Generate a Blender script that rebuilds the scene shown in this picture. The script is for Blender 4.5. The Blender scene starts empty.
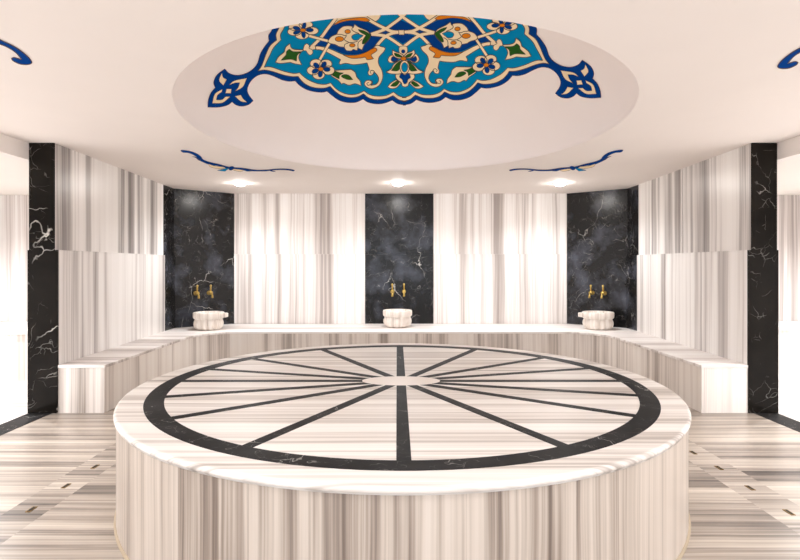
import bpy, bmesh, math, random
from mathutils import Vector
from mathutils.geometry import delaunay_2d_cdt

PI = math.pi
sc = bpy.context.scene
COL = sc.collection
random.seed(7)

# ------------------------------------------------------------------ camera numbers
F, CX, HY, EYE = 530.0, 397.0, 265.0, 1.48      # focal length (px), vanishing column, horizon row, eye height
AX = 0.06                                        # centre line of the room
CEIL = 2.70

# ------------------------------------------------------------------ materials
def new_mat(name):
    m = bpy.data.materials.new(name); m.use_nodes = True
    nt = m.node_tree
    return m, nt, nt.nodes['Principled BSDF']

def plain(name, col, rough=0.5, metal=0.0, spec=0.5):
    m, nt, b = new_mat(name)
    b.inputs['Base Color'].default_value = (*col, 1)
    b.inputs['Roughness'].default_value = rough
    b.inputs['Metallic'].default_value = metal
    b.inputs['Specular IOR Level'].default_value = spec
    return m

def srgb(r, g, b):
    f = lambda c: (c/255/12.92) if c/255 <= 0.04045 else ((c/255+0.055)/1.055)**2.4
    return (f(r), f(g), f(b))

def math_node(nt, op, a, b=None, clamp=False):
    n = nt.nodes.new('ShaderNodeMath'); n.operation = op; n.use_clamp = clamp
    for i, v in enumerate((a, b)):
        if v is None: continue
        if isinstance(v, (int, float)): n.inputs[i].default_value = v
        else: nt.links.new(v, n.inputs[i])
    return n.outputs[0]

def noise(nt, vec, scale, detail=2.0, rough=0.5, dist=0.0, dim='3D'):
    n = nt.nodes.new('ShaderNodeTexNoise'); n.noise_dimensions = dim
    nt.links.new(vec, n.inputs['Vector'])
    n.inputs['Scale'].default_value = scale; n.inputs['Detail'].default_value = detail
    n.inputs['Roughness'].default_value = rough; n.inputs['Distortion'].default_value = dist
    return n.outputs['Fac']

def combine(nt, x, y, z):
    n = nt.nodes.new('ShaderNodeCombineXYZ')
    for i, v in enumerate((x, y, z)):
        if isinstance(v, (int, float)): n.inputs[i].default_value = v
        else: nt.links.new(v, n.inputs[i])
    return n.outputs[0]

def streak_marble(name, stops, rough=0.28, bw=(0.50, 0.30, 0.20), k=(5.5, 24.0, 95.0), gain=1.55, spec=0.45):
    """vein-cut striped marble: the streaks run along V, vary along U (metres)"""
    m, nt, b = new_mat(name)
    uv = nt.nodes.new('ShaderNodeUVMap'); uv.uv_map = 'UVMap'
    s = nt.nodes.new('ShaderNodeSeparateXYZ'); nt.links.new(uv.outputs[0], s.inputs[0])
    u, v = s.outputs[0], s.outputs[1]
    warp = noise(nt, combine(nt, math_node(nt, 'MULTIPLY', u, 1.3), math_node(nt, 'MULTIPLY', v, 0.9), 3.1), 1.0, 2)
    w = math_node(nt, 'MULTIPLY', math_node(nt, 'SUBTRACT', warp, 0.5), 0.045)
    uu = math_node(nt, 'ADD', u, w)
    acc = None
    for kk, ww, vv in zip(k, bw, (0.10, 0.22, 0.6)):
        n = noise(nt, combine(nt, math_node(nt, 'MULTIPLY', uu, kk), math_node(nt, 'MULTIPLY', v, vv), kk), 1.0, 1.5)
        t = math_node(nt, 'MULTIPLY', math_node(nt, 'SUBTRACT', n, 0.5), ww*gain*2.0)
        acc = t if acc is None else math_node(nt, 'ADD', acc, t)
    fac = math_node(nt, 'ADD', acc, 0.5, True)
    r = nt.nodes.new('ShaderNodeValToRGB'); cr = r.color_ramp
    while len(cr.elements) < len(stops): cr.elements.new(0.5)
    for e, (p, c) in zip(cr.elements, stops):
        e.position = p; e.color = (*srgb(*c), 1)
    nt.links.new(fac, r.inputs[0]); nt.links.new(r.outputs[0], b.inputs['Base Color'])
    b.inputs['Roughness'].default_value = rough
    b.inputs['Specular IOR Level'].default_value = spec
    return m

def black_marble(name, base, haze, vein_amt=1.0, rough=0.16, scale=1.0, seed=0.0, spec=0.2):
    m, nt, b = new_mat(name)
    g = nt.nodes.new('ShaderNodeNewGeometry')
    mp = nt.nodes.new('ShaderNodeMapping'); nt.links.new(g.outputs['Position'], mp.inputs['Vector'])
    mp.inputs['Location'].default_value = (seed, seed*1.7, seed*0.6)
    pos = mp.outputs[0]
    # warped position
    wn = nt.nodes.new('ShaderNodeTexNoise'); nt.links.new(pos, wn.inputs['Vector'])
    wn.inputs['Scale'].default_value = 2.2*scale; wn.inputs['Detail'].default_value = 4
    mix = nt.nodes.new('ShaderNodeVectorMath'); mix.operation = 'MULTIPLY_ADD'
    nt.links.new(wn.outputs['Color'], mix.inputs[0]); mix.inputs[1].default_value = (0.55, 0.55, 0.55)
    nt.links.new(pos, mix.inputs[2])
    total = None
    for sc_, width, mask_s, amp, lo in ((1.0, 0.0036, 0.9, 1.0, 0.51), (2.7, 0.005, 1.9, 0.55, 0.52), (7.0, 0.010, 3.5, 0.28, 0.50)):
        vo = nt.nodes.new('ShaderNodeTexVoronoi'); vo.feature = 'DISTANCE_TO_EDGE'
        nt.links.new(mix.outputs[0], vo.inputs['Vector']); vo.inputs['Scale'].default_value = sc_*scale
        line = math_node(nt, 'SUBTRACT', 1.0, math_node(nt, 'DIVIDE', vo.outputs['Distance'], width*1.6), True)
        mk = noise(nt, pos, mask_s*2*scale, 3)
        mk = math_node(nt, 'MULTIPLY', math_node(nt, 'SUBTRACT', mk, lo), 7.0, True)
        t = math_node(nt, 'MULTIPLY', math_node(nt, 'MULTIPLY', line, mk), amp*vein_amt)
        total = t if total is None else math_node(nt, 'MAXIMUM', total, t)
    cloud = noise(nt, pos, 1.7*scale, 5, 0.6)
    cloud = math_node(nt, 'MULTIPLY', math_node(nt, 'SUBTRACT', cloud, 0.47), 3.2, True)
    m1 = nt.nodes.new('ShaderNodeMix'); m1.data_type = 'RGBA'
    nt.links.new(cloud, m1.inputs['Factor'])
    m1.inputs[6].default_value = (*srgb(*base), 1); m1.inputs[7].default_value = (*srgb(*haze), 1)
    m2 = nt.nodes.new('ShaderNodeMix'); m2.data_type = 'RGBA'
    nt.links.new(math_node(nt, 'MULTIPLY', total, 0.85, True), m2.inputs['Factor'])
    nt.links.new(m1.outputs[2], m2.inputs[6]); m2.inputs[7].default_value = (*srgb(226, 220, 212), 1)
    nt.links.new(m2.outputs[2], b.inputs['Base Color'])
    b.inputs['Roughness'].default_value = rough
    b.inputs['Specular IOR Level'].default_value = spec
    return m

def emit(name, col, strength):
    m, nt, b = new_mat(name)
    b.inputs['Base Color'].default_value = (*col, 1)
    b.inputs['Emission Color'].default_value = (*col, 1)
    b.inputs['Emission Strength'].default_value = strength
    return m

def plaster(name, col, amt=0.03):
    m, nt, b = new_mat(name)
    g = nt.nodes.new('ShaderNodeNewGeometry')
    n = noise(nt, g.outputs['Position'], 1.3, 3)
    mx = nt.nodes.new('ShaderNodeMix'); mx.data_type = 'RGBA'
    nt.links.new(n, mx.inputs['Factor'])
    c = srgb(*col)
    mx.inputs[6].default_value = (*[x*(1-amt) for x in c], 1)
    mx.inputs[7].default_value = (*[min(1, x*(1+amt)) for x in c], 1)
    nt.links.new(mx.outputs[2], b.inputs['Base Color'])
    b.inputs['Roughness'].default_value = 0.75
    b.inputs['Specular IOR Level'].default_value = 0.2
    return m

WALL_STOPS = [(0.08, (128, 121, 118)), (0.30, (172, 165, 161)), (0.46, (208, 202, 198)), (0.60, (234, 229, 225)), (0.95, (243, 239, 235))]
PALE_STOPS = [(0.05, (168, 157, 151)), (0.30, (204, 194, 188)), (0.46, (228, 220, 215)), (0.64, (242, 237, 233)), (0.95, (246, 242, 239))]
LOW_STOPS = [(0.06, (158, 150, 146)), (0.28, (198, 191, 187)), (0.45, (226, 220, 216)), (0.60, (240, 236, 232)), (0.95, (246, 242, 239))]
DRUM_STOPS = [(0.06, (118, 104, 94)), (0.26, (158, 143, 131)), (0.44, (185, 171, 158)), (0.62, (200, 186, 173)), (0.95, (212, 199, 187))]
BENCH_STOPS = [(0.06, (150, 139, 130)), (0.28, (194, 183, 174)), (0.45, (222, 212, 204)), (0.62, (235, 227, 219)), (0.95, (240, 233, 226))]
FLOOR_STOPS = [(0.04, (90, 81, 74)), (0.26, (130, 119, 109)), (0.45, (160, 147, 135)), (0.62, (180, 167, 154)), (0.85, (196, 184, 170)), (0.97, (208, 196, 182))]  # same marble as elsewhere, darkened so the stops carry the floor's lower light
TOP_STOPS = [(0.06, (150, 138, 129)), (0.28, (192, 181, 172)), (0.46, (222, 213, 205)), (0.66, (236, 229, 222)), (0.95, (240, 234, 228))]

M = dict(
    wall=streak_marble('striped_marble_wall', WALL_STOPS, 0.32, bw=(0.60, 0.27, 0.13), k=(4.6, 17.0, 75.0), gain=1.7),
    wall_low=streak_marble('striped_marble_lower_wall', LOW_STOPS, 0.20, bw=(0.55, 0.30, 0.15), k=(4.6, 17.0, 75.0), gain=1.65),
    pale=streak_marble('striped_marble_back_wall', PALE_STOPS, 0.42, spec=0.3),
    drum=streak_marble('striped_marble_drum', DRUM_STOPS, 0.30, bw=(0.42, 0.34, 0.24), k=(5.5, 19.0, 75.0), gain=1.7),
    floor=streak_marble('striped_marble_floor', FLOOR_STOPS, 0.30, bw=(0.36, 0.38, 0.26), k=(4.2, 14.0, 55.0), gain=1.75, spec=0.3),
    top=streak_marble('striped_marble_top', TOP_STOPS, 0.42, k=(6.0, 22.0, 80.0), spec=0.15),
    bench=streak_marble('striped_marble_bench', BENCH_STOPS, 0.30, bw=(0.55, 0.30, 0.15), k=(5.5, 20.0, 80.0)),
    bowl=streak_marble('striped_marble_bowl', [(0.1, (176, 160, 148)), (0.35, (222, 210, 199)), (0.55, (241, 233, 224)), (0.95, (247, 242, 235))], 0.35, k=(9, 30, 90)),
    black=black_marble('black_marble', (21, 18, 15), (34, 30, 26), 1.0, 0.16, 0.9, 3.3, 0.09),
    niche=black_marble('black_marble_niche', (20, 19, 19), (84, 87, 97), 1.0, 0.27, 1.2, 8.1, 0.3),
    inlay=black_marble('black_marble_inlay', (26, 25, 25), (52, 50, 50), 0.9, 0.45, 1.6, 1.2, 0.06),
    ceiling=plaster('ceiling_paint', (244, 236, 230)),
    dome=plaster('dome_paint', (253, 243, 238)),
    alcove=plaster('alcove_paint', (244, 238, 230)),
    rosette=plain('rosette_marble', srgb(240, 228, 218), 0.35),
    brass=plain('brass', srgb(206, 176, 100), 0.3, 1.0),
    brass_dark=plain('aged_brass', srgb(150, 120, 70), 0.4, 1.0),
    slot_shade=plain('drain_slot_shade', srgb(40, 32, 24), 0.7),
    grout=plain('pale_grout', srgb(168, 150, 126), 0.7),
    steel=plain('white_trim', srgb(245, 242, 238), 0.4),
    lens=emit('lamp_lens', (1.0, 0.96, 0.91), 100.0),
    blue=plain('mural_blue', srgb(0, 64, 142), 0.9, 0, 0.03),
    cyan=plain('mural_turquoise', srgb(0, 140, 192), 0.9, 0, 0.03),
    cream=plain('mural_cream', srgb(250, 229, 190), 0.9, 0, 0.03),
    green=plain('mural_green', srgb(42, 94, 34), 0.9, 0, 0.03),
    orange=plain('mural_orange', srgb(228, 134, 34), 0.9, 0, 0.03),
    line=plain('mural_outline', srgb(66, 46, 34), 0.6, 0, 0.2),
)

# ------------------------------------------------------------------ object helpers
def tag(o, label=None, cat=None, group=None, kind=None):
    if label: o['label'] = label
    if cat: o['category'] = cat
    if group: o['group'] = group
    if kind: o['kind'] = kind
    return o

def empty(name, loc=(0, 0, 0), rz=0.0):
    o = bpy.data.objects.new(name, None); COL.objects.link(o)
    o.location = loc; o.rotation_euler = (0, 0, rz); o.empty_display_size = 0.1
    return o

class MB:
    """collects faces (with UV and material slot) for ONE mesh object"""
    def __init__(self):
        self.v, self.f, self.uv, self.mi, self.sm = [], [], [], [], []
    def face(self, pts, uvs=None, mi=0, smooth=False):
        b = len(self.v); self.v += [tuple(p) for p in pts]
        self.f.append(tuple(range(b, b+len(pts))))
        self.uv.append(uvs if uvs else [(p[0], p[1]) for p in pts])
        self.mi.append(mi); self.sm.append(smooth)
    def box(self, x0, x1, y0, y1, z0, z1, uvf=None, mi=0):
        P = [(x, y, z) for z in (z0, z1) for y in (y0, y1) for x in (x0, x1)]
        for q in ((0, 2, 3, 1), (4, 5, 7, 6), (0, 1, 5, 4), (2, 6, 7, 3), (0, 4, 6, 2), (1, 3, 7, 5)):
            pts = [P[i] for i in q]
            self.face(pts, [uvf(p) for p in pts] if uvf else None, mi)
    def prism(self, plan, z0, z1, uvf=None, mi=0, caps=True):
        n = len(plan)
        area = sum(plan[i][0]*plan[(i+1) % n][1]-plan[(i+1) % n][0]*plan[i][1] for i in range(n))
        if area < 0: plan = plan[::-1]
        s = 0.0
        for i in range(n):
            a, b = plan[i], plan[(i+1) % n]
            d = math.dist(a, b)
            pts = [(*a, z0), (*b, z0), (*b, z1), (*a, z1)]
            self.face(pts, [uvf(p) for p in pts] if uvf else [(s, z0), (s+d, z0), (s+d, z1), (s, z1)], mi)
            s += d
        if caps:
            t = [(*p, z1) for p in plan]; self.face(t, [uvf(p) for p in t] if uvf else None, mi)
            t = [(*p, z0) for p in plan[::-1]]; self.face(t, [uvf(p) for p in t] if uvf else None, mi)
    def tube(self, path, radii, n=12, caps=True, mi=0):
        rings = []
        for i, p in enumerate(path):
            p = Vector(p)
            d = (Vector(path[min(i+1, len(path)-1)]) - Vector(path[max(i-1, 0)])).normalized()
            a = d.cross(Vector((0, 0, 1)) if abs(d.z) < 0.9 else Vector((1, 0, 0))).normalized()
            c = d.cross(a).normalized()
            r = radii[i] if isinstance(radii, (list, tuple)) else radii
            rings.append([p + (a*math.cos(t) + c*math.sin(t))*r for t in [2*PI*k/n for k in range(n)]])
        for i in range(len(rings)-1):
            for k in range(n):
                q = (k+1) % n
                self.face([rings[i][k], rings[i][q], rings[i+1][q], rings[i+1][k]], None, mi, True)
        if caps:
            self.face(rings[0][::-1], None, mi); self.face(rings[-1], None, mi)
    def lathe(self, prof, n=48, c=(0, 0), mod=None, mi=0, uvs=1.0, smooth=True):
        """prof: list of (r, z); mod(theta, i) multiplies the radius"""
        for i in range(len(prof)-1):
            for k in range(n):
                t0, t1 = 2*PI*k/n, 2*PI*(k+1)/n
                pts, uv = [], []
                for (r, z), t, j in ((prof[i], t0, i), (prof[i], t1, i), (prof[i+1], t1, i+1), (prof[i+1], t0, i+1)):
                    rr = r*(mod(t, j) if mod else 1.0)
                    tt = t if not (t == t1 and k == n-1) else 2*PI
                    pts.append((c[0]+rr*math.cos(t), c[1]+rr*math.sin(t), z)); uv.append((tt*uvs, z))
                self.face(pts, uv, mi, smooth)
    def build(self, name, mats, parent=None, weld=True, bevel=0.0, loc=None):
        me = bpy.data.meshes.new(name)
        me.from_pydata(self.v, [], self.f); me.update()
        ul = me.uv_layers.new(name='UVMap')
        k = 0
        for uv in self.uv:
            for c in uv:
                ul.data[k].uv = c; k += 1
        for p, mi, s in zip(me.polygons, self.mi, self.sm):
            p.material_index = mi; p.use_smooth = s
        for m in (mats if isinstance(mats, (list, tuple)) else [mats]): me.materials.append(m)
        if weld:
            bm = bmesh.new(); bm.from_mesh(me)
            bmesh.ops.remove_doubles(bm, verts=bm.verts, dist=1e-5)
            bmesh.ops.dissolve_degenerate(bm, dist=1e-6, edges=bm.edges)
            bmesh.ops.recalc_face_normals(bm, faces=bm.faces)
            bm.to_mesh(me); bm.free()
        o = bpy.data.objects.new(name, me); COL.objects.link(o)
        if parent: o.parent = parent
        if loc: o.location = loc
        if bevel:
            b = o.modifiers.new('bevel', 'BEVEL'); b.width = bevel; b.segments = 2; b.limit_method = 'ANGLE'
        return o

def copy_tree(o, parent=None):
    c = o.copy(); COL.objects.link(c)
    if parent: c.parent = parent
    for ch in [x for x in bpy.data.objects if x.parent == o]:
        copy_tree(ch, c)
    return c

def mx(x): return 2*AX - x              # mirror across the room's centre line
def mpl(plan): return [(mx(x), y) for x, y in plan]

# ------------------------------------------------------------------ room shell
XR = 6.3                                  # outer walls of the two side alcoves
Y_FRONT, Y_BACK = -1.7, 9.05
STRUCT = 'structure'

# floor: one mesh; bands of slabs that run away from the camera, veins across
fl = MB()
def floor_band(x0, x1, y0, y1, off, mi=0, step=None):
    y = y0; k = 0
    while y < y1-1e-6:
        ye = min(y1, y+(step or 99))
        fl.face([(x0, y, 0), (x1, y, 0), (x1, ye, 0), (x0, ye, 0)],
                [(y+off+k*0.0, x0), (y+off, x1), (ye+off, x1), (ye+off, x0)], mi)
        y = ye; k += 1
OUT_H = 3.745
xs_l = [AX-OUT_H, -2.34, -2.10]
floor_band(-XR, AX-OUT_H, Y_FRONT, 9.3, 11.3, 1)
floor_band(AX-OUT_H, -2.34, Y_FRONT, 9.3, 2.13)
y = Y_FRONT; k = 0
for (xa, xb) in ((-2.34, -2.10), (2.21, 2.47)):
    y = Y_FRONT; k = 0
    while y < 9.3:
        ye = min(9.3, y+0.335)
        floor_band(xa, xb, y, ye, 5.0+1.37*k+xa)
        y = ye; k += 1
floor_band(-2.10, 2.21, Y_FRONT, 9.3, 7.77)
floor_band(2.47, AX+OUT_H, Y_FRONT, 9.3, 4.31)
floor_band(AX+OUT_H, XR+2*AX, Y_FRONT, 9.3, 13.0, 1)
fl.box(-XR, XR+2*AX, Y_FRONT, 9.3, -0.12, -0.002, None, 1)
floor = fl.build('floor', [M['floor'], M['pale']], weld=False)
tag(floor, kind=STRUCT)
for n, s in ((1, -1), (2, 1)):            # black threshold strips under the side openings
    b = MB(); x0, x1 = sorted((AX+s*3.50, AX+s*3.735))
    b.box(x0, x1, Y_FRONT+0.1, 5.30, 0.0, 0.002)
    tag(b.build('trim_%d' % n, M['inlay']), kind=STRUCT)

# ceiling with an oval opening for the dome
DXC, DYC, DA, DB, RISE = 0.06, 4.73, 1.856, 2.15, 0.87
NSEG = 128
cb = MB()
X0, X1, Y0, Y1 = AX-3.88, AX+3.88, Y_FRONT-0.1, 9.35
ring_pts, out_pts = [], []
for k in range(NSEG):
    t = 2*PI*k/NSEG
    dx, dy = math.cos(t)*DA, math.sin(t)*DB
    ring_pts.append((DXC+dx, DYC+dy))
    sx = ((X1-DXC)/dx) if dx > 1e-9 else (((X0-DXC)/dx) if dx < -1e-9 else 1e9)
    sy = ((Y1-DYC)/dy) if dy > 1e-9 else (((Y0-DYC)/dy) if dy < -1e-9 else 1e9)
    s = min(sx, sy); out_pts.append((DXC+dx*s, DYC+dy*s))
corners = [(X1, Y1), (X0, Y1), (X0, Y0), (X1, Y0)]
for z, flip in ((CEIL, True), (CEIL+0.06, False)):
    for k in range(NSEG):
        q = (k+1) % NSEG
        poly = [ring_pts[k], out_pts[k]]
        for c in corners:                  # insert the rectangle corner when a wedge spans it
            a0 = math.atan2(out_pts[k][1]-DYC, out_pts[k][0]-DXC); a1 = math.atan2(out_pts[q][1]-DYC, out_pts[q][0]-DXC)
            ac = math.atan2(c[1]-DYC, c[0]-DXC)
            if a1 < a0: a1 += 2*PI
            for off in (0, 2*PI):
                if a0 < ac+off < a1: poly.append(c)
        poly += [out_pts[q], ring_pts[q]]
        pts = [(x, y, z) for x, y in poly]
        cb.face(pts[::-1] if flip else pts)
for k in range(NSEG):                      # outer rim of the slab
    q = (k+1) % NSEG
    cb.face([(*out_pts[k], CEIL), (*out_pts[q], CEIL), (*out_pts[q], CEIL+0.06), (*out_pts[k], CEIL+0.06)])
ceiling = cb.build('ceiling', M['ceiling'], weld=False)
tag(ceiling, kind=STRUCT)

def dome_z(x, y):
    q = 1-((x-DXC)/DA)**2-((y-DYC)/DB)**2
    return CEIL+RISE*math.sqrt(max(q, 0.0))
db = MB()
NT = 40
for i in range(NT):
    for k in range(NSEG):
        pts = []
        for a, b_ in ((i, k), (i, k+1), (i+1, k+1), (i+1, k)):
            t = PI/2*a/NT; ph = 2*PI*b_/NSEG
            pts.append((DXC+DA*math.sin(t)*math.cos(ph), DYC+DB*math.sin(t)*math.sin(ph), CEIL+RISE*math.cos(t)))
        if i == 0: pts = [pts[0], pts[2], pts[3]]
        db.face(pts, None, 0, True)
dome = db.build('dome', M['dome'], ceiling)
sm = dome.modifiers.new('thick', 'SOLIDIFY'); sm.thickness = 0.05; sm.offset = 1.0

# ---- walls with their marble cladding
SEAM, SEAMB = 1.63, 1.665
def slab(a, b, z0, z1, th, mat, name, parent, off, nz=1):
    """cladding slab whose visible face runs a -> b in plan; body lies to the LEFT of a->b"""
    d = Vector((b[0]-a[0], b[1]-a[1])); L = d.length; d.normalize(); nrm = Vector((-d.y, d.x))*th
    plan = [a, b, (b[0]+nrm.x, b[1]+nrm.y), (a[0]+nrm.x, a[1]+nrm.y)]
    o = Vector(a)
    m = MB(); m.prism(plan, z0, z1, lambda p: ((Vector((p[0], p[1]))-o).dot(d)+off, p[2]))
    return m.build(name, mat, parent)

H_LO, H_UP = (3.45, 3.585), (3.487, 3.61)     # half widths: lower and upper cladding (near, far)
KINK, CORNER = (3.615, 8.45), (2.84, Y_BACK)
YN, YB = 5.30, 8.05
def side_wall(s, name):
    P = lambda h, y: (AX+s*h, y)
    w = MB(); w.prism([P(3.51, YN+0.011), P(3.65, KINK[1]+0.1), P(3.735, KINK[1]+0.25), P(3.735, YN+0.011)], 0, CEIL)
    wall = w.build(name, M['black']); tag(wall, kind=STRUCT)
    def lay(a, b, *r):                         # keep the body outside the room on both sides
        if s < 0: return slab(a, b, *r)
        return slab(b, a, *r)
    offs = 3.0 if s < 0 else 17.3
    ym = 6.7
    hm = lambda H, y: H[0]+(H[1]-H[0])*(y-YN)/(YB-YN)
    for k, (ya, yb) in enumerate(((YN, ym), (ym, YB))):
        lay(P(hm(H_LO, ya), max(ya, YN+0.0105)), P(hm(H_LO, yb), yb), 0, SEAM, 0.055, M['wall_low'], 'marble_panel', wall, offs+k*1.43)
        lay(P(hm(H_UP, ya), ya+0.0115), P(hm(H_UP, yb), yb), SEAM, CEIL, 0.04, M['wall'], 'marble_panel', wall, offs+6.1+k*1.43)
    # black strip on the side wall up to the corner, lower one proud like its neighbour
    lay(P(H_LO[1], YB), P(KINK[0]-0.02, KINK[1]), 0, SEAM, 0.045, M['niche'], 'black_marble_panel', wall, 0)
    lay(P(H_UP[1], YB), P(KINK[0], KINK[1]), SEAM, CEIL, 0.03, M['niche'], 'black_marble_panel', wall, 0)
    # black end of the wall, facing the camera
    def front(h0, h1, y, z0, z1):
        x0, x1 = sorted((AX+s*h0, AX+s*h1))
        m = MB(); m.box(x0, x1, y, y+0.02, z0, z1); return m.build('black_marble_pier', M['black'], wall)
    front(3.449, 3.748, YN-0.0105, 0, SEAM)
    front(3.486, 3.735, YN-0.0085, SEAM, CEIL)
    return wall
# slabs overlap the wall core only behind their faces
wall_left = side_wall(-1, 'wall_left')
wall_right = side_wall(1, 'wall_right')

def corner_wall(s, name):
    P = lambda h, y: (AX+s*h, y)
    k2, c2 = P(*KINK), P(*CORNER)
    d = (Vector(c2)-Vector(k2)).normalized(); n = Vector((-d.y, d.x))*(1 if s < 0 else -1)
    back = lambda p, t: (p[0]+n.x*t, p[1]+n.y*t)
    w = MB(); w.prism([back(k2, 0.03), back(c2, 0.03), back(c2, 0.2), back(k2, 0.2)], 0, CEIL)
    wall = w.build(name, M['black']); tag(wall, kind=STRUCT)
    a, b = (k2, c2) if s < 0 else (c2, k2)
    slab(a, b, 0, SEAMB-0.001, 0.03, M['niche'], 'black_marble_panel', wall, 0)
    slab(a, b, SEAMB+0.001, CEIL, 0.03, M['niche'], 'black_marble_panel', wall, 0)
corner_wall(-1, 'wall_back_left'); corner_wall(1, 'wall_back_right')

w = MB(); w.box(AX-2.9, AX+2.9, Y_BACK+0.03, Y_BACK+0.25, 0, CEIL)
wall_back = w.build('wall_back', M['pale']); tag(wall_back, kind=STRUCT)
NX0, NX1 = -0.546, 0.623
for (xa, xb, mt, nm, off) in ((AX-2.84, NX0, 'pale', 'marble_panel', 31.0), (NX0, NX1, 'niche', 'black_marble_panel', 0), (NX1, AX+2.84, 'pale', 'marble_panel', 40.0)):
    slab((xa, Y_BACK), (xb, Y_BACK), 0, SEAMB-0.001, 0.03, M[mt], nm, wall_back, off)
    slab((xa, Y_BACK), (xb, Y_BACK), SEAMB+0.001, CEIL, 0.03, M[mt], nm, wall_back, off+(0.02 if mt == 'pale' else 0))

# ---- side alcoves seen past the black piers
ALC_Y, ALC_C = 7.95, 2.53
for s, side in ((-1, 'left'), (1, 'right')):
    x0, x1 = sorted((AX+s*3.75, AX+s*6.24)); c0, c1 = sorted((AX+s*3.859, AX+s*6.24))
    w = MB(); w.box(x0, x1, ALC_Y, ALC_Y+0.2, 0, CEIL, lambda p: (p[0], p[2]))
    tag(w.build('wall_alcove_back_'+side, M['pale']), kind=STRUCT)
    xa, xb = sorted((AX+s*6.24, AX+s*6.44))
    w = MB(); w.box(xa, xb, Y_FRONT, ALC_Y+0.2, 0, CEIL, lambda p: (p[1], p[2]))
    tag(w.build('wall_alcove_side_'+side, M['pale']), kind=STRUCT)
    w = MB(); w.box(c0, c1, Y_FRONT, ALC_Y, ALC_C, ALC_C+0.1)
    tag(w.build('ceiling_alcove_'+side, M['alcove']), kind=STRUCT)
    xa, xb = sorted((AX+s*3.738, AX+s*3.86))
    w = MB(); w.box(xa, xb, Y_FRONT, ALC_Y, ALC_C, CEIL)
    tag(w.build('trim_%d' % (3 if s < 0 else 4), M['ceiling']), kind=STRUCT)
    # low marble bench along the alcove's back wall
    t = empty('alcove_bench', ((x0+x1)/2, 7.4, 0))
    yf = 6.72 if s < 0 else 7.15
    m = MB(); m.box(x0+0.02-t.location.x, x1-0.02-t.location.x, yf+0.03-7.4, ALC_Y-0.005-7.4, 0, 0.60, lambda p: (p[0]+s, p[2]))
    m.build('front', M['bench'], t)
    m = MB(); m.box(x0+0.02-t.location.x, x1-0.02-t.location.x, yf-7.4, ALC_Y-0.005-7.4, 0.601, 0.64, lambda p: (p[1]+s*3, p[0]))
    m.build('seat', M['pale'], t)
    tag(t, 'pale marble bench in the bright alcove beyond the %s black pier' % side, 'bench', 'benches in the side alcoves')

# ------------------------------------------------------------------ bench round the back of the room
BH = 0.48
def bench_path(inset=0.0, n=10):
    """front edge from the left near corner round to the right near corner"""
    hx, yb, r = 2.985+inset, 7.95+inset, 0.62
    half = [(-hx, YN-0.005-0.0)]
    c = (-hx+r, yb-r)
    half += [(c[0]+r*math.cos(a), c[1]+r*math.sin(a)) for a in [PI-PI/2*k/n for k in range(n+1)]]
    pts = [(AX+x, y) for x, y in half] + [(AX-x, y) for x, y in half[::-1]]
    return pts
def bench_back():
    h = lambda s: [(AX+s*(H_LO[0]+0.0), YN-0.005), (AX+s*H_LO[1], YB), (AX+s*(KINK[0]-0.03), KINK[1]-0.02), (AX+s*CORNER[0], Y_BACK-0.01)]
    return h(-1) + h(1)[::-1]
bench = empty('marble_bench', (AX, 7.9, 0))
O = Vector((AX, 7.9))
loc2 = lambda pl: [(p[0]-O.x, p[1]-O.y) for p in pl]
back = bench_back()
back_in = [(p[0]*1.0, p[1]) for p in back]
# seat slab: strips between front edge and wall line; veins across the room
m = MB()
front_top = bench_path(-0.006)
plan = loc2(front_top) + loc2(back_in)[::-1]
m.prism(plan, BH-0.03, BH, lambda p: (p[1]*0.6+50, p[0]))
seat = m.build('seat_slab', M['pale'], bench, bevel=0.004)
# front facing of upright slabs
m = MB()
fp = loc2(bench_path(0.0)); s_ = 0.0
fp = fp[1:-1]
dense = [(-2.985, YN+0.03-7.9)] + fp + [(2.985, YN+0.03-7.9)]
ip = [(x*0.985, yy+ (0.04 if yy > -0.4 else 0.0)) for x, yy in dense]
for i in range(len(dense)-1):
    a, b_ = dense[i], dense[i+1]; L = math.dist(a, b_)
    nsub = max(1, int(L/0.35))
    for q in range(nsub):
        p0 = (a[0]+(b_[0]-a[0])*q/nsub, a[1]+(b_[1]-a[1])*q/nsub); p1 = (a[0]+(b_[0]-a[0])*(q+1)/nsub, a[1]+(b_[1]-a[1])*(q+1)/nsub)
        l2 = L/nsub
        m.face([(*p0, 0), (*p1, 0), (*p1, BH-0.03), (*p0, BH-0.03)], [(s_, 0), (s_+l2, 0), (s_+l2, BH), (s_, BH)], 0)
        s_ += l2
fo = m.build('front_panel', M['bench'], bench)
so = fo.modifiers.new('thick', 'SOLIDIFY'); so.thickness = 0.03; so.offset = 1.0
for s in (-1, 1):
    m = MB(); x0, x1 = sorted((s*(2.985-0.031), s*(H_LO[0]-0.002)))
    x0, x1 = sorted((s*2.986, s*(H_LO[0]-0.002)))
    m.box(x0, x1, YN-7.9, YN+0.03-7.9, 0, BH-0.03, lambda p: (p[0]+s*7+20, p[2]))
    m.build('end_panel', M['bench'], bench)
tag(bench, 'long striped marble bench running round the back and sides of the room under the basins', 'bench')

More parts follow.
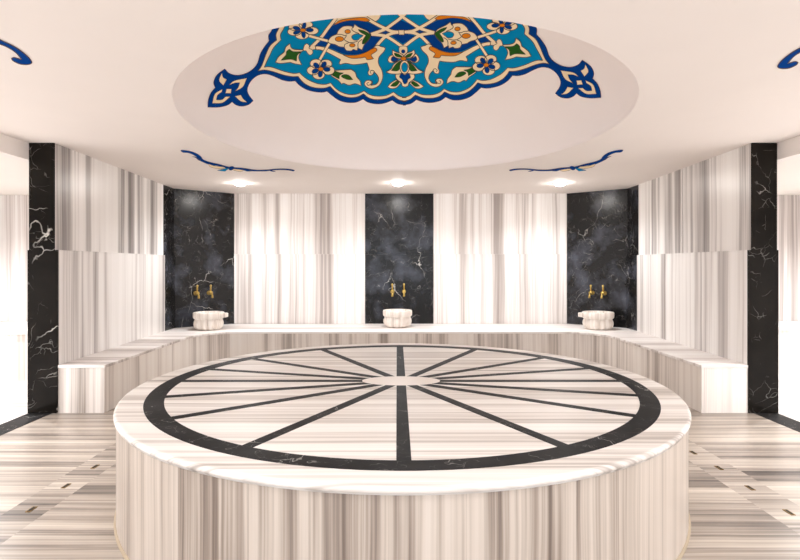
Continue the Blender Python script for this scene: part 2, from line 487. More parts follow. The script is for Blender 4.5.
# ------------------------------------------------------------------ heated round stone
SX, SY, SH, SR = 0.03, 3.90, 0.63, 1.868
stone = empty('round_marble_platform', (SX, SY, 0))
tag(stone, 'large round striped marble platform with black ring and spoke inlay on the floor', 'platform')
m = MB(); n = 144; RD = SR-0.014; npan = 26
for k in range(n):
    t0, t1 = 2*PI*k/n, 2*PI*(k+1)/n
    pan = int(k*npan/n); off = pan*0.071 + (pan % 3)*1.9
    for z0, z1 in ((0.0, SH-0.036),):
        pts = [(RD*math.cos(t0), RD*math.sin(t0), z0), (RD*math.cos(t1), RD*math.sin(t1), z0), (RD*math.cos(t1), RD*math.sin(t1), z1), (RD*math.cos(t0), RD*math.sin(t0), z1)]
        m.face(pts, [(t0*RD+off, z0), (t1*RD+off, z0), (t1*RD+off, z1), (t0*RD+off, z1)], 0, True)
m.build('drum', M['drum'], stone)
m = MB(); m.lathe([(RD+0.012, 0.0), (RD+0.011, 0.006), (RD+0.001, 0.013), (RD-0.01, 0.013)], 144)
m.build('base_joint', M['grout'], stone)
# top slab with a rounded nosing
m = MB(); n = 160; prof = [(RD-0.02, SH-0.037), (SR-0.008, SH-0.037)]
prof += [(SR-0.018+0.018*math.cos(a), SH-0.018+0.018*math.sin(a)) for a in [(-80+170*i/8)*PI/180 for i in range(9)]]
prof += [(SR-0.06, SH), (1.2, SH), (0.6, SH)]
for i in range(len(prof)-1):
    for k in range(n):
        pts = []
        for (r, z), kk in ((prof[i], k), (prof[i], k+1), (prof[i+1], k+1), (prof[i+1], k)):
            a = 2*PI*kk/n; pts.append((r*math.cos(a), r*math.sin(a), z))
        m.face(pts, [(p[1]+p[2]*0.6+60, p[0]) for p in pts], 0, i < len(prof)-4)
pts = [(0.6*math.cos(2*PI*k/n), 0.6*math.sin(2*PI*k/n), SH) for k in range(n)]
m.face(pts, [(p[1]+p[2]*0.6+60, p[0]) for p in pts])
m.build('top_slab', M['top'], stone)
R0, R1 = 1.597, 1.712
m = MB(); n = 160
for k in range(n):
    t0, t1 = 2*PI*k/n, 2*PI*(k+1)/n
    for (ra, rb, za, zb) in ((R0, R1, SH+0.0015, SH+0.0015), (R1, R1, SH+0.0015, SH-0.002), (R0, R0, SH-0.002, SH+0.0015)):
        m.face([(ra*math.cos(t0), ra*math.sin(t0), za), (rb*math.cos(t0), rb*math.sin(t0), zb), (rb*math.cos(t1), rb*math.sin(t1), zb), (ra*math.cos(t1), ra*math.sin(t1), za)])
m.build('ring_inlay', M['inlay'], stone)
EA, EB = 0.285, 0.15                      # half axes of the oval in the middle
angs = [0, 28.3, 55.5, 74.3, 90, 107, 126.5, 152.5]
angs = angs + [a+180 for a in angs]
for a in angs:
    t = a*PI/180; d = Vector((math.sin(t), -math.cos(t))); nn = Vector((-d.y, d.x))*0.033
    r_in = 1/math.sqrt((d.x/EA)**2+(d.y/EB)**2) - 0.03
    r_out = R0+0.01
    p = [d*r_in+nn, d*r_in-nn, d*r_out-nn, d*r_out+nn]
    m = MB(); m.prism([(q.x, q.y-0.015) for q in p], SH-0.002, SH+0.0012)
    m.build('spoke_inlay', M['inlay'], stone)
m = MB(); m.prism([(EA*math.cos(2*PI*k/64), EB*math.sin(2*PI*k/64)-0.015) for k in range(64)], SH-0.002, SH+0.003)
m.build('centre_oval', M['rosette'], stone)

# ------------------------------------------------------------------ marble basins
def make_basin(name, R, H, lobes, loc, lug=None):
    t = empty(name, loc)
    n = 96
    # lobed body: outer skin, foot, hollow inside
    outer = [(0.0, 0.0), (0.62, 0.0), (0.74, 0.02), (0.88, 0.09), (0.965, 0.20), (1.0, 0.33), (0.985, 0.45), (0.93, 0.56), (0.90, 0.62)]
    amp = [0, 0.04, 0.07, 0.09, 0.10, 0.10, 0.085, 0.04, 0.0]
    m = MB()
    m.lathe([(r*R*0.97, z*H) for r, z in outer], n, mod=lambda a, i: 1-amp[i]*(1-abs(math.cos(lobes*a/2)))**1.3*1.6 if True else 1, uvs=R)
    m.build('bowl', M['bowl'], t)
    m = MB()
    rim = [(0.90, 0.62), (0.95, 0.655), (0.99, 0.70), (1.0, 0.80), (1.0, 0.93), (0.985, 0.985), (0.95, 1.0), (0.80, 1.0), (0.765, 0.97), (0.74, 0.80), (0.66, 0.45), (0.45, 0.22), (0.0, 0.16)]
    m.lathe([(r*R, z*H) for r, z in rim], n, uvs=R)
    m.build('rim', M['bowl'], t)
    if lug is not None:
        a = lug; d = Vector((math.cos(a), math.sin(a))); nn = Vector((-d.y, d.x))
        m = MB()
        prof = [(0.93, 0.075), (1.18, 0.06), (1.28, 0.05), (1.32, 0.03)]
        plan = [d*R*r+nn*w_ for r, w_ in prof] + [d*R*r-nn*w_ for r, w_ in prof[::-1]]
        m.prism([(p.x, p.y) for p in plan], H*0.72, H*0.965, lambda p: (p[0]+p[1], p[2]))
        m.build('handle', M['bowl'], t, bevel=0.012)
    return t
b1 = make_basin('marble_basin', 0.232, 0.27, 12, (-2.92, 8.22, BH), lug=-0.15)
tag(b1, 'left lobed marble basin with a side handle, on the bench in the left corner', 'basin', 'basins on the bench')
b2 = make_basin('marble_basin', 0.236, 0.275, 8, (0.008, 8.55, BH))
tag(b2, 'middle marble basin below the two bright brass taps, at the centre of the back wall', 'basin', 'basins on the bench')
b3 = make_basin('marble_basin', 0.238, 0.27, 12, (3.135, 8.27, BH), lug=PI+0.15)
tag(b3, 'right lobed marble basin with a side handle, on the bench in the right corner', 'basin', 'basins on the bench')

# ------------------------------------------------------------------ brass taps
def make_tap():
    """local frame: wall is the plane y = 0, the tap sticks out towards -y"""
    t = empty('brass_tap')
    m = MB(); m.tube([(0, 0.006, 0), (0, -0.012, 0), (0, -0.018, 0)], [0.036, 0.036, 0.022], 20); m.build('wall_flange', M['brass'], t)
    m = MB(); m.tube([(0, -0.016, 0), (0, -0.05, 0), (0, -0.06, 0), (0, -0.10, 0), (0, -0.112, 0)], [0.017, 0.017, 0.032, 0.034, 0.02], 20); m.build('body', M['brass'], t)
    m = MB(); m.tube([(0, -0.10, -0.012), (0, -0.135, -0.016), (0, -0.155, -0.035), (0, -0.16, -0.075), (0, -0.16, -0.08)], [0.019, 0.018, 0.017, 0.019, 0.012], 16); m.build('spout', M['brass'], t)
    h = MB(); h.tube([(0, -0.08, 0.028), (0, -0.08, 0.06), (0, -0.08, 0.066)], [0.014, 0.012, 0.02], 14)
    st = h.build('stem', M['brass'], t)
    h = MB(); h.tube([(0, -0.08, 0.062), (0, -0.083, 0.09), (0, -0.09, 0.125), (0, -0.094, 0.135)], [0.016, 0.012, 0.019, 0.01], 14); h.build('lever', M['brass'], st)
    return t
tap0 = make_tap(); first = True
cl = (Vector((AX-CORNER[0], CORNER[1]))-Vector((AX-KINK[0], KINK[1]))).normalized()
def on_left(sd): return (AX-KINK[0]+cl.x*sd, KINK[1]+cl.y*sd)
ang_l = math.atan2(cl.y, cl.x)
TAPS = []
def ray_s(px):                              # where a column of the photo meets the left chamfer
    k = (px-CX)/F
    x0, y0 = AX-KINK[0], KINK[1]
    return (k*y0-x0)/(cl.x-k*cl.y)
for px, lab in ((195.6, 'left brass tap of the pair above the left corner basin'), (209.0, 'right brass tap of the pair above the left corner basin')):
    p = on_left(ray_s(px)); TAPS.append((p[0], p[1], 1.02, ang_l, lab, 'taps on the corner walls'))
TAPS.append((-0.078, Y_BACK, 1.03, 0, 'left bright brass tap above the middle basin on the back wall', 'taps on the back wall'))
TAPS.append((0.118, Y_BACK, 1.03, 0, 'right bright brass tap above the middle basin on the back wall', 'taps on the back wall'))
for px, lab in ((592.5, 'left brass tap of the pair above the right corner basin'), (604.6, 'right brass tap of the pair above the right corner basin')):
    k = (px-CX)/F; x0, y0 = AX+KINK[0], KINK[1]
    sd = (k*y0-x0)/(-cl.x-k*cl.y)
    TAPS.append((x0-cl.x*sd, y0+cl.y*sd, 1.02, -ang_l, lab, 'taps on the corner walls'))
for x, y, z, rz, lab, g in TAPS:
    o = tap0 if first else copy_tree(tap0); first = False
    o.location = (x, y, z); o.rotation_euler = (0, 0, rz); tag(o, lab, 'tap', g)

# ------------------------------------------------------------------ floor drain slots
dr0 = empty('floor_drain')
m = MB()
m.prism([(-0.014, -0.036), (0.014, -0.036), (0.014, 0.036), (-0.014, 0.036)], 0.0, 0.003); m.build('frame', M['brass_dark'], dr0)
m = MB(); m.prism([(-0.007, -0.031), (0.008, -0.031), (0.008, 0.028), (-0.007, 0.028)], 0.0031, 0.0042); m.build('slot', M['slot_shade'], dr0)  # dark plate on the frame; its colour paints the shade inside the opening
DRAINS = [(-2.215, 3.888, 'farthest slim floor drain slot left of the round platform'), (-2.216, 3.549, 'middle slim floor drain slot left of the round platform'),
          (-2.213, 3.208, 'nearest slim floor drain slot left of the round platform'),
          (2.336, 4.18, 'farthest slim floor drain slot, half touching the right edge of the round platform'), (2.348, 3.864, 'second slim floor drain slot from the far end right of the platform'),
          (2.343, 3.517, 'third slim floor drain slot from the far end right of the platform'), (2.344, 3.169, 'nearest slim floor drain slot at the right edge of the picture')]
for i, (x, y, lab) in enumerate(DRAINS):
    o = dr0 if i == 0 else copy_tree(dr0)
    o.location = (x, y, 0); tag(o, lab, 'drain', 'floor drains')

# ------------------------------------------------------------------ painted decoration
class Paint:
    """shapes drawn in photo pixels, carried along the sight line on to the surface they are painted on"""
    ORDER = ['blue', 'cyan', 'cream', 'green', 'orange', 'line']
    def __init__(self, surface): self.m = MB(); self.surface = surface
    def hit(self, px, py):
        kx, kz = (px-CX)/F, (HY-py)/F
        if self.surface == 'flat':
            y = (CEIL-EYE)/kz; return kx*y, y
        lo = None
        y = 7.2
        prev = None
        while y > 2.0:                       # march from the far rim towards the camera
            x = kx*y; q = 1-((x-DXC)/DA)**2-((y-DYC)/DB)**2
            if q > 0:
                g = EYE+kz*y-(CEIL+RISE*math.sqrt(q))
                if prev is not None and prev[1]*g <= 0:
                    a, b = y, prev[0]
                    for _ in range(40):
                        c = (a+b)/2; xx = kx*c; qq = max(0, 1-((xx-DXC)/DA)**2-((c-DYC)/DB)**2)
                        gg = EYE+kz*c-(CEIL+RISE*math.sqrt(qq))
                        if gg*g > 0: a = c
                        else: b = c
                    c = (a+b)/2; return kx*c, c
                prev = (y, g)
            y -= 0.02
        raise ValueError((px, py))
    def lift(self, x, y, off):
        if self.surface == 'flat': return (x, y, CEIL-off)
        z = dome_z(x, y)
        n = Vector(((x-DXC)/DA**2, (y-DYC)/DB**2, (z-CEIL)/RISE**2)).normalized()
        p = Vector((x, y, z))-n*off
        return tuple(p)
    def fill(self, pts, colour, layer):
        P = [Vector(self.hit(*p)) for p in pts]
        off = (0.003 if self.surface != 'flat' else 0.001)+0.0012*layer
        xs = [p.x for p in P]; ys = [p.y for p in P]
        g = 0.05; extra = []
        x = math.floor(min(xs)/g)*g
        while x < max(xs):
            yv = math.floor(min(ys)/g)*g
            while yv < max(ys):
                extra.append(Vector((x+0.003, yv+0.002))); yv += g
            x += g
        n = len(P)
        verts = P + (extra if self.surface != 'flat' else [])
        vo, eo, fo, *_ = delaunay_2d_cdt(verts, [(i, (i+1) % n) for i in range(n)], [list(range(n))], 1, 1e-6)
        mi = self.ORDER.index(colour)
        for f in fo:
            self.m.face([self.lift(vo[i].x, vo[i].y, off) for i in f][::-1], None, mi)
    def stroke(self, pts, colour, w, layer, closed=False):
        off = (0.003 if self.surface != 'flat' else 0.001)+0.0012*layer
        if closed: pts = pts+[pts[0]]
        n = len(pts); L, R_ = [], []
        for i in range(n):
            a = pts[max(i-1, 0)]; b = pts[min(i+1, n-1)]
            if closed and i in (0, n-1): a, b = pts[n-2], pts[1]
            dx, dy = b[0]-a[0], b[1]-a[1]; d = math.hypot(dx, dy) or 1
            ww = (w(i/(n-1)) if callable(w) else w)/2
            nx, ny = -dy/d*ww, dx/d*ww
            L.append((pts[i][0]+nx, pts[i][1]+ny)); R_.append((pts[i][0]-nx, pts[i][1]-ny))
        mi = self.ORDER.index(colour)
        for i in range(n-1):
            q = [self.lift(*self.hit(*p), off) for p in (L[i], L[i+1], R_[i+1], R_[i])]
            self.m.face(q, None, mi)
    def shape(self, pts, colour, layer, outline=0.75, n=5):
        c = curve(pts, True, n)
        self.fill(c, colour, layer)
        if outline: self.stroke(c, 'line', outline, layer+0.5, True)
    def build(self, name, parent=None):
        return self.m.build(name, [M[k] for k in self.ORDER], parent, weld=False)

def curve(pts, closed, n=5):
    """smooth curve through the points; a third entry marks a sharp corner"""
    m = len(pts); out = []
    P = [Vector((p[0], p[1])) for p in pts]; C = [len(p) > 2 and bool(p[2]) for p in pts]
    rng = range(m) if closed else range(m-1)
    for i in rng:
        j = (i+1) % m; h = (i-1) % m; k = (j+1) % m
        first_ = (not closed and i == 0); last_ = (not closed and j == m-1)
        t0 = (P[j]-P[i]) if C[i] or first_ else (P[j]-P[h])/2
        t1 = (P[j]-P[i]) if C[j] or last_ else (P[k]-P[i])/2
        L = (P[j]-P[i]).length
        for t in (t0, t1):
            if t.length > 1.4*L: t *= 1.4*L/t.length
        for q in range(n):
            s = q/n; s2, s3 = s*s, s*s*s
            p = P[i]*(2*s3-3*s2+1)+t0*(s3-2*s2+s)+P[j]*(-2*s3+3*s2)+t1*(s3-s2)
            out.append((p.x, p.y))
    if not closed: out.append((P[-1].x, P[-1].y))
    return out

def ell(cx, cy, rx, ry, rot=0.0, n=12):
    c, s = math.cos(rot), math.sin(rot)
    return [(cx+rx*math.cos(t)*c-ry*math.sin(t)*s, cy+rx*math.cos(t)*s+ry*math.sin(t)*c) for t in [2*PI*k/n for k in range(n)]]

def org(ox, oy, pts, k=0.1):
    return [(ox+p[0]*k, oy+p[1]*k, *p[2:]) for p in pts]
A_ = lambda pts: org(200, 60, pts)
B_ = lambda pts: org(260, 10, pts)
C_ = lambda pts: org(260, 50, pts)
D_ = lambda pts: org(320, 10, pts)
E_ = lambda pts: org(320, 50, pts)
F_ = lambda pts: org(380, 10, pts)
G_ = lambda pts: org(380, 50, pts)
TH = 1.4*PI/180; DV = (math.sin(TH), math.cos(TH)); MC = (403.5, 66.0)
def refl(pts):
    out = []
    for p in pts:
        rx, ry = p[0]-MC[0], p[1]-MC[1]; d = rx*DV[0]+ry*DV[1]
        out.append((MC[0]+2*d*DV[0]-rx, MC[1]+2*d*DV[1]-ry, *p[2:]))
    return out
ident = lambda pts: pts

mural = empty('ceiling_medallion', (DXC, DYC, CEIL))
tag(mural, 'large blue and turquoise floral medallion painted inside the oval ceiling dome', 'mural')
def part(name, draw, *fs):
    p = Paint('dome')
    for f in (fs or (ident,)): draw(p, f)
    o = p.build(name, mural); o.location = (-DXC, -DYC, -CEIL)
    return o

blue_half = [(406, 104.8), (398, 103.6), (392.3, 100, 1), (384, 103), (376, 103.6), (368, 102), (363, 98.8, 1), (356, 102), (347, 102.2), (339, 100), (333, 96), (327, 91, 1),
             (322, 92), (315, 91.5), (307, 89.5), (300, 85.5), (295, 80.5, 1), (289, 81), (282, 79.6), (275, 76.5), (268, 74), (262, 73.8), (256, 76), (250.5, 81), (247.2, 88), (248.2, 94), (253, 100.5, 1),
             (248, 104.5), (241, 106), (235.5, 104.5), (231.8, 101.5, 1), (227, 105), (218, 107), (207.5, 107, 1), (208, 100), (210.5, 93), (215, 87.5, 1), (213.5, 82), (216.5, 75), (224.5, 68.5, 1),
             (229, 73), (237, 75), (246, 73), (253, 68.5), (257.5, 62.5), (260, 54), (264, 47), (269, 40.5, 1), (268.4, 35), (271, 31), (275, 23), (284, 16, 1), (287, 9), (300, 2), (330, -4), (365, -8), (403, -9, 1)]
cream_half = [(406.5, 101), (399, 99.5), (393, 95.3, 1), (385, 98.6), (375, 99.2), (368, 97.2), (363.6, 93.5, 1), (357, 96.6), (349, 97.2), (341, 95), (335, 91), (330, 86, 1), (324, 87.8), (314, 87.3), (306, 84.2), (301, 80), (298, 76, 1),
              (292, 76.2), (283, 74.5), (272, 71), (264, 69.6), (257.6, 70.6, 1), (261, 66), (263.5, 60), (266, 53), (270, 45), (276.5, 39.5, 1), (275.8, 34), (278, 29), (282, 21), (290, 15, 1), (294, 9), (306, 4), (334, -1), (365, -4), (403, -5, 1)]
cyan_half = [(406.5, 97), (399.5, 95.7), (393.5, 91.5, 1), (386, 95), (376, 95.6), (369, 93.8), (364, 90.3, 1), (357, 93.5), (349, 94), (341, 91.5), (335.5, 87.8), (330.5, 82.3, 1), (325, 83.8), (317, 83), (308, 79.2), (303, 75.6), (299.5, 72.2, 1),
             (293, 72.8), (283, 70.5), (273, 67), (268, 66.2), (264, 66.7, 1), (267, 60), (270, 54), (273.5, 47), (281, 39.3, 1), (280.3, 34), (283, 29), (287, 22), (295, 16, 1), (299, 12), (310, 8), (336, 4), (365, 1), (403, 0, 1)]
def whole(h):
    r = refl(h)[::-1]
    return h[1:] + r[1:-1] + [h[0]] if False else h + r
def draw_finial(p, f):
    for sh in ([(215, 125, 1), (228, 168), (265, 190, 1), (230, 250, 1), (192, 212), (190, 180)],
               [(285, 250, 1), (340, 203), (465, 176, 1), (425, 265), (345, 312, 1), (378, 270), (395, 222, 1), (340, 227)],
               [(262, 285, 1), (312, 285, 1), (305, 330, 1), (250, 328, 1)],
               [(220, 288, 1), (145, 335), (118, 430, 1), (220, 425), (300, 362, 1), (252, 362, 1), (215, 393), (160, 395, 1), (172, 348), (215, 315, 1)],
               [(345, 358, 1), (405, 345, 1), (430, 385), (470, 420, 1), (405, 410)]):
        p.shape(f(A_(sh)), 'cream', 1.2, 0.4)
def draw_border(p, f):
    p.shape(whole(blue_half), 'blue', 0, 0.5)
    p.shape(whole(cream_half), 'cream', 1, 0.75)
    draw_finial(p, ident); draw_finial(p, refl)
part('border', draw_border)
def draw_field(p, f): p.shape(whole(cyan_half), 'cyan', 2, 0.75)
part('field', draw_field)

def draw_lattice(p, f):
    for (sh, full) in (([(314, 45.5, 1), (319, 40), (325, 34), (330, 27), (340, 21), (353, 19.5), (365, 21), (374, 24.5), (381, 28.5, 1), (371, 33.3, 1), (383, 36.5, 1), (376, 44.5), (368, 50.5), (356, 53.6), (344, 53), (332, 48), (324, 45.5)], 0),
                       ([(379, 31.5, 1), (385, 30, 1), (391, 32, 1), (385, 34, 1)], 0)):
        for g in (ident, refl): p.shape(g(sh), 'blue', 3, 0)
    p.shape([(389, 28, 1), (400, 19, 1), (417.5, 26.5, 1), (407, 29.8, 1), (397, 29.8, 1)], 'blue', 3, 0)
    p.shape([(390.5, 34.6, 1), (398, 33.2, 1), (406, 33.2, 1), (417, 35.5, 1), (402.7, 43, 1)], 'blue', 3, 0)
    V = [[(336, 17), (328, 27), (321, 36.5), (311, 46.5)],
         [(309, 48), (316, 46.8), (324, 48), (333, 51.5)],
         [(371, 33.4), (378, 31), (385.5, 28), (392, 23.5), (400, 17.5), (406, 12)],
         [(366, 17), (375, 22.5), (385.5, 27.8), (392, 30.5), (399, 31.2), (404, 31.3)],
         [(371, 33.4), (378, 34), (385.5, 35.3), (393, 39.5), (403, 46.5)],
         [(404, 31.4), (399, 31.4), (392, 32.5), (385.5, 35.6), (380, 41), (376, 46)]]
    for v in V:
        for g in (ident, refl): p.stroke(curve(g(v), False, 6), 'line', 4.1, 3.6)
    for v in V:
        for g in (ident, refl): p.stroke(curve(g(v), False, 6), 'cream', 2.8, 4.2)
    p.shape(F_([(185, 190, 1), (240, 188, 1), (243, 238, 1), (190, 238, 1)]), 'cream', 5, 0.6)
part('lattice', draw_lattice)

def draw_arabesque(p, f):
    p.shape(f([(316, 45.2), (324, 46.2), (332, 48.8), (344, 53.8), (356, 54.2), (368, 51.2), (376, 44.5), (381, 45.6), (385, 47), (384, 50.5), (379.5, 55.5), (378.2, 60), (379, 64), (382, 70), (382.7, 77), (379.5, 84.2), (373, 87.8), (367.5, 87), (364.2, 83.5),
               (366, 80), (370, 79.6), (372.3, 82), (370.5, 84.6, 1), (376, 83.5), (378.6, 79.5), (377.6, 75), (374, 71, 1), (372.5, 73.8), (369, 74.5), (367.8, 71.5), (369, 68.5), (367, 62, 1), (362, 63), (353, 63.8), (346, 62.5), (340, 63.8, 1), (339, 62), (340.5, 58.8, 1), (333, 54.6), (326, 51), (320, 49), (316, 48.6)]), 'cream', 4.6, 0.75)
    p.shape(f(D_([(230, 440, 1), (360, 440), (450, 415), (510, 382), (550, 368), (570, 385), (555, 408), (512, 440), (535, 477, 1), (500, 485), (468, 485), (450, 463), (400, 470), (310, 472)])), 'orange', 6, 0.6)
    p.stroke(f(curve(E_([(545, 215), (535, 198), (512, 195), (500, 212), (512, 228)]), False)), 'line', 0.6, 6)
    p.stroke(f(curve(E_([(525, 300), (505, 335), (478, 345), (468, 325), (485, 315)]), False)), 'line', 0.6, 6)
part('arabesque', draw_arabesque); part('arabesque', draw_arabesque, refl)
def draw_upper(p, f):
    p.shape(f([(330, 24), (338, 16.5), (352, 12), (368, 10.5), (381, 14.5, 1), (378.5, 18.5), (375, 21, 1), (379, 25, 1), (372, 22.8), (365, 20.2), (353, 18.7), (342, 20.2)]), 'cream', 3.2, 0.6)
    p.shape(f([(333, 24.5, 1), (340, 19.2), (354, 17), (365, 16.6), (370, 19.2, 1), (366, 20.5), (353, 19.3), (342, 21)]), 'orange', 4.4, 0.5)
part('arabesque', draw_upper); part('arabesque', draw_upper, refl)

def draw_palmette(p, f):
    for st in ([(308, 34.5), (318, 37.4), (329, 40.3)], [(330, 41), (325.5, 48.5), (319.5, 59)]):
        p.stroke(f(curve(st, False)), 'line', 3.4, 5.0); p.stroke(f(curve(st, False)), 'cream', 2.3, 5.5)
    p.shape(f(D_([(75, 300, 1), (110, 255), (165, 230, 1), (185, 188), (235, 150), (310, 148), (330, 165, 1), (345, 130, 1), (390, 160), (470, 195), (510, 238, 1), (485, 290), (440, 340), (420, 390, 1), (375, 368, 1), (370, 393), (330, 383, 1), (310, 398), (262, 394), (240, 362, 1), (190, 355), (150, 335), (95, 322)])), 'cream', 6, 0.75)
    for ln in ([(165, 230), (210, 232), (245, 243), (268, 236)], [(325, 155), (318, 185), (345, 205), (390, 222)], [(240, 362), (248, 332), (285, 312), (242, 285), (262, 246)], [(380, 368), (378, 330), (388, 305), (420, 282)], [(285, 312), (330, 312), (375, 300)]):
        p.stroke(f(curve(D_(ln), False)), 'line', 0.7, 7)
    p.shape(f(D_([(315, 258), (330, 236), (375, 225), (432, 242, 1), (398, 270), (375, 288), (335, 285)])), 'cyan', 7, 0.6)
    p.shape(f(D_([(380, 180, 1), (440, 195), (498, 230), (503, 248), (480, 285), (440, 325), (420, 325, 1), (427, 290), (458, 240, 1), (402, 207)])), 'green', 7, 0.6)
    for c in ((275, 202, 28, 20), (192, 277, 43, 25), (322, 340, 28, 18)):
        p.shape(f(D_(ell(*c))), 'orange', 7.2, 0.6, 2)
part('palmette', draw_palmette); part('palmette', draw_palmette, refl)

def draw_flower(p, f, c, R, sq, petals):
    for a in petals:
        t = a*PI/180; ex, ey = math.cos(t), math.sin(t)*sq
        p.shape(f(ell(c[0]+ex*R*0.6, c[1]+ey*R*0.6, R*0.46, R*0.42*sq, 0)), 'cream', 6+0.01*a/60, 0.7, 2)
    for a in petals:
        t = a*PI/180-0.18; ex, ey = math.cos(t), math.sin(t)*sq
        p.shape(f(ell(c[0]+ex*R*0.46, c[1]+ey*R*0.46, R*0.25, R*0.21*sq, math.atan2(ey, ex))), 'blue', 7.2, 0.5, 2)
    p.shape(f(ell(c[0], c[1], R*0.19, R*0.19*sq)), 'orange', 8.4, 0.5, 2)
part('flower', lambda p, f: draw_flower(p, f, (302.5, 28.6), 15.0, 0.62, (95, 160, 215, 290, 10)))
part('flower', lambda p, f: draw_flower(p, f, (302.5, 28.6), 15.0, 0.62, (95, 160, 215, 290, 10)), refl)
part('flower', lambda p, f: draw_flower(p, f, (320.5, 67.8), 13.4, 0.80, (105, 165, 235, 310, 15)))
part('flower', lambda p, f: draw_flower(p, f, (320.5, 67.8), 13.4, 0.80, (105, 165, 235, 310, 15)), refl)

def draw_star(p, f):
    p.shape(f(B_([(295, 325, 1), (310, 365), (350, 385), (440, 388, 1), (402, 420), (385, 470), (415, 540, 1), (350, 530), (300, 515, 1), (205, 525), (150, 515, 1), (180, 460), (240, 410, 1), (255, 360)])), 'cream', 5, 0.75)
    p.shape(f(B_([(290, 380, 1), (330, 405), (415, 405, 1), (370, 440), (362, 500, 1), (305, 482), (205, 492, 1), (255, 440), (262, 405)])), 'green', 6.2, 0.6)
    p.shape(f(B_([(440, 345), (465, 325), (490, 345), (488, 370), (520, 388), (525, 420), (500, 440), (475, 425), (458, 398), (430, 392)])), 'cream', 6, 0.6)
part('star_flower', draw_star); part('star_flower', draw_star, refl)
def draw_leaf(p, f):
    p.shape(f(E_([(150, 195, 1), (230, 190), (310, 185, 1), (350, 215), (365, 260, 1), (402, 305), (410, 350, 1), (350, 330), (290, 345), (235, 325), (215, 335, 1), (180, 295), (130, 265), (110, 240)])), 'cream', 5, 0.75)
    p.shape(f(E_([(150, 200, 1), (190, 215), (235, 220, 1), (195, 245), (190, 280, 1), (160, 265), (115, 240, 1)])), 'green', 6.2, 0.5)
    p.shape(f(E_([(212, 255), (240, 235), (290, 245), (328, 288, 1), (270, 285)])), 'green', 6.2, 0.5)
part('leaf', draw_leaf); part('leaf', draw_leaf, refl)
def draw_centre(p, f):
    S = lambda pts, c, l, o=0.7: p.shape(G_(pts), c, l, o)
    S([(195, -40), (232, -50), (268, -40), (275, 0), (262, 40), (235, 60), (205, 40), (190, 0)], 'cream', 4.6, 0.5)
    S([(130, 40), (95, 55), (78, 90), (95, 115), (130, 118), (178, 92), (150, 60)], 'cream', 5)
    S([(355, 30), (380, 50), (392, 85), (375, 112), (340, 118), (297, 95), (330, 60)], 'cream', 5)
    S([(118, 62), (140, 57), (182, 82), (140, 108), (112, 92)], 'blue', 6, 0.5)
    S([(355, 52), (370, 85), (345, 110), (300, 86), (335, 65)], 'blue', 6, 0.5)
    S([(165, 228), (225, 212), (270, 212), (335, 228), (347, 265), (320, 298), (290, 320), (280, 350), (247, 362), (220, 347), (213, 320), (175, 290), (155, 260)], 'cream', 5.2)
    S([(195, 260), (215, 225), (247, 240), (285, 222), (305, 265), (280, 285), (272, 315), (247, 332), (230, 310), (222, 285)], 'blue', 6.2, 0.5)
    S([(160, 290, 1), (110, 320), (75, 360, 1), (110, 378), (165, 370), (210, 320, 1)], 'cream', 5)
    S([(165, 300, 1), (130, 325), (103, 352, 1), (160, 352), (195, 315, 1)], 'green', 6, 0.5)
    S([(330, 290, 1), (390, 320), (440, 355, 1), (400, 378), (350, 372), (295, 325, 1)], 'cream', 5)
    S([(330, 302, 1), (370, 325), (397, 352, 1), (350, 355), (310, 320, 1)], 'green', 6, 0.5)
    S([(210, 85, 1), (140, 130), (110, 180), (58, 210, 1), (110, 228), (200, 228), (228, 190)], 'cream', 6.6)
    S([(262, 85, 1), (330, 130), (380, 180), (438, 210, 1), (380, 228), (300, 228), (260, 200)], 'cream', 6.6)
    S([(207, 95, 1), (160, 130), (112, 195, 1), (180, 195), (202, 140)], 'green', 7.6, 0.5)
    S([(275, 95, 1), (330, 140), (373, 195, 1), (310, 198), (283, 150)], 'green', 7.6, 0.5)
    S([(125, -15, 1), (152, 5), (210, 25), (242, 60), (200, 76), (150, 60), (125, 30)], 'cream', 7)
    S([(340, -15, 1), (312, 5), (265, 22), (240, 60), (290, 72), (330, 50), (350, 20)], 'cream', 7)
    S([(140, 15, 1), (190, 30), (224, 58), (180, 58), (150, 42)], 'green', 8, 0.5)
    S([(328, 15, 1), (280, 30), (250, 60), (300, 56)], 'green', 8, 0.5)
    S(ell(246, 160, 48, 68), 'cream', 8)
    S(ell(246, 160, 31, 48), 'cyan', 9, 0.5)
    S(ell(232, 0, 18, 18), 'blue', 9, 0.4)
    S(ell(235, 72, 27, 20), 'orange', 9.2, 0.5)
part('palmette', draw_centre)

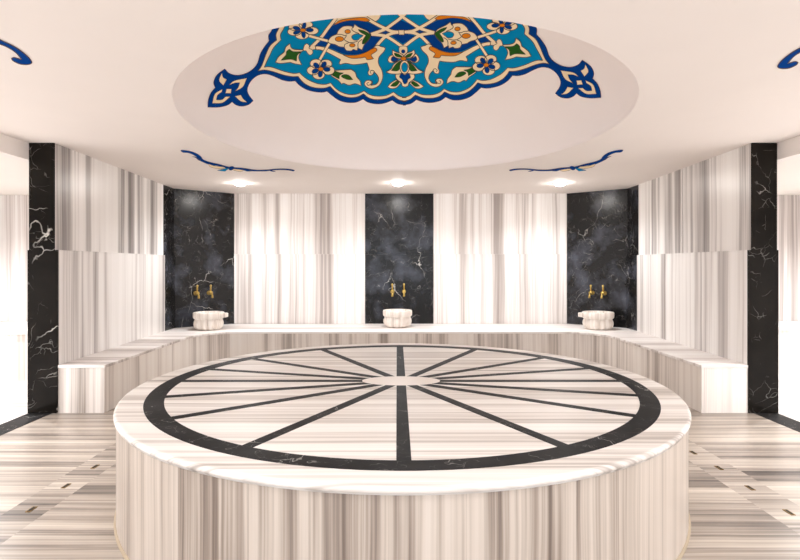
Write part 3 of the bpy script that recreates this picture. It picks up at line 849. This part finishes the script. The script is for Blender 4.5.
# scroll ornaments on the flat ceiling round the dome
def scroll(f, label):
    p = Paint('flat')
    K = lambda pts: f(org(180, 145, pts, 0.15))
    main_ = [(5, 36), (12, 32), (60, 38), (105, 52), (138, 74), (155, 96), (200, 113), (262, 127), (330, 145), (420, 152), (500, 164), (570, 164), (650, 157), (720, 158), (762, 166), (758, 173), (738, 170), (700, 165), (640, 165), (570, 173), (490, 173), (430, 168), (380, 162), (330, 160), (300, 152), (250, 137), (210, 134), (190, 128), (160, 116), (128, 100), (118, 88), (100, 70), (60, 52), (20, 48)]
    p.shape(K(main_), 'blue', 1, 0.25, 4)
    p.shape(K([(80, 74, 1), (108, 80), (140, 100, 1), (125, 100), (105, 84)]), 'blue', 1.4, 0.2)
    p.shape(K([(190, 124, 1), (235, 138), (292, 144), (300, 152), (270, 156), (232, 152), (200, 142)]), 'cream', 2, 0.25)
    p.shape(K([(248, 168, 1), (290, 158), (330, 150, 1), (318, 160), (300, 174, 1)]), 'cyan', 2.2, 0.2)
    p.shape(K([(330, 144), (352, 140), (362, 152), (342, 166), (325, 160)]), 'blue', 2.4, 0.2)
    p.shape(K([(345, 160), (372, 158), (420, 166), (405, 175), (370, 170)]), 'cream', 2, 0.25)
    p.shape(K([(415, 158), (445, 158), (485, 172, 1), (445, 173)]), 'blue', 2.2, 0.2)
    p.shape(K([(590, 166, 1), (620, 170), (640, 177, 1), (612, 175)]), 'blue', 1.6, 0.1)
    o = p.build('ceiling_scroll'); tag(o, label, 'mural', 'painted scrolls at the corners of the ceiling')
scroll(ident, 'thin blue painted scroll on the ceiling above the left corner basin')
scroll(lambda q: [(2*401.9-p[0], p[1]-0.2, *p[2:]) for p in q], 'thin blue painted scroll on the ceiling above the right corner basin')
def hook(f, label):
    p = Paint('flat')
    p.shape(f([(-60, 20), (-25, 27), (0, 39.3), (14.3, 46.2), (25.7, 54.3), (31.7, 61.4), (28.6, 64), (20, 63.6), (12.9, 60.2), (11.4, 57.9, 1), (14.3, 57.1), (22, 59.3, 1), (15.7, 52.1), (7.1, 46.6), (0, 43.6), (-25, 33), (-60, 24)]), 'blue', 1, 0.9)
    o = p.build('ceiling_scroll'); tag(o, label, 'mural', 'painted scrolls at the corners of the ceiling')
hook(ident, 'blue painted hook of a scroll at the left edge of the ceiling')
hook(lambda q: [(809.4-p[0], p[1]+4, *p[2:]) for p in q], 'blue painted hook of a scroll at the right edge of the ceiling')

# ------------------------------------------------------------------ lamps
def make_downlight():
    t = empty('ceiling_downlight')
    m = MB(); m.lathe([(0.105, 0.0), (0.105, -0.006), (0.098, -0.010), (0.086, -0.010), (0.080, -0.004), (0.080, 0.0)], 32); m.build('trim_ring', M['steel'], t)
    m = MB(); m.lathe([(0.080, -0.003), (0.075, -0.02), (0.056, -0.036), (0.028, -0.044), (0.0, -0.046)], 32); m.build('lens', M['lens'], t)
    return t
d0 = make_downlight(); first = True
LAMPS = [(-2.335, 7.885, 'left lit ceiling downlight in front of the left corner'), (0.015, 7.885, 'middle lit ceiling downlight in front of the black centre panel'),
         (2.425, 7.885, 'right lit ceiling downlight in front of the right corner'),
         (-2.335, 1.58, None), (0.015, 1.3, None), (2.425, 1.58, None),
         (-1.5, -0.6, None), (1.6, -0.6, None)]  # last pair, behind the camera: unseen lights added to brighten the room
POW = [50, 50, 50, 36, 36, 36, 36, 36]
def spot(loc, power, size=152, blend=0.75, r=0.06, name='downlight_and_fill_lamp', col=(0.95, 0.985, 1.03)):
    l = bpy.data.lights.new(name, 'SPOT'); l.energy = power; l.color = col
    l.spot_size = size*PI/180; l.spot_blend = blend; l.shadow_soft_size = r
    o = bpy.data.objects.new(name, l); COL.objects.link(o); o.location = loc
    return o
for i, ((x, y, lab), pw) in enumerate(zip(LAMPS, POW)):
    if lab:                                  # the fixtures in view
        o = d0 if i == 0 else copy_tree(d0)
        o.location = (x, y, CEIL); tag(o, lab, 'light', 'ceiling downlights')
    spot((x, y, CEIL-0.09), pw)
for s in (-1, 1):
    for yy in (2.2, 4.2, 6.2):
        spot((AX+s*5.0, yy, ALC_C-0.09), 140, name='alcove_lamp')

world = bpy.data.worlds.new('world'); sc.world = world; world.use_nodes = True
world.node_tree.nodes['Background'].inputs[0].default_value = (0.93, 0.985, 1.06, 1)
world.node_tree.nodes['Background'].inputs[1].default_value = 1.3

# ------------------------------------------------------------------ camera and look
cam = bpy.data.cameras.new('camera'); co = bpy.data.objects.new('camera', cam); COL.objects.link(co)
co.location = (0, 0, EYE); co.rotation_euler = (PI/2, 0, 0)
cam.sensor_fit = 'HORIZONTAL'; cam.sensor_width = 36; cam.lens = F*36/800
cam.shift_x = (400-CX)/800; cam.shift_y = -(280-HY)/800; cam.clip_start = 0.02
sc.camera = co
sc.view_settings.view_transform = 'Standard'
try: sc.view_settings.look = 'None'
except TypeError: pass
sc.view_settings.gamma = 1.0; sc.view_settings.use_curve_mapping = False
sc.view_settings.exposure = 0.88
sc.cycles.use_denoising = True
sc.cycles.max_bounces = 10; sc.cycles.diffuse_bounces = 6; sc.cycles.glossy_bounces = 4
sc.cycles.sample_clamp_indirect = 6.0
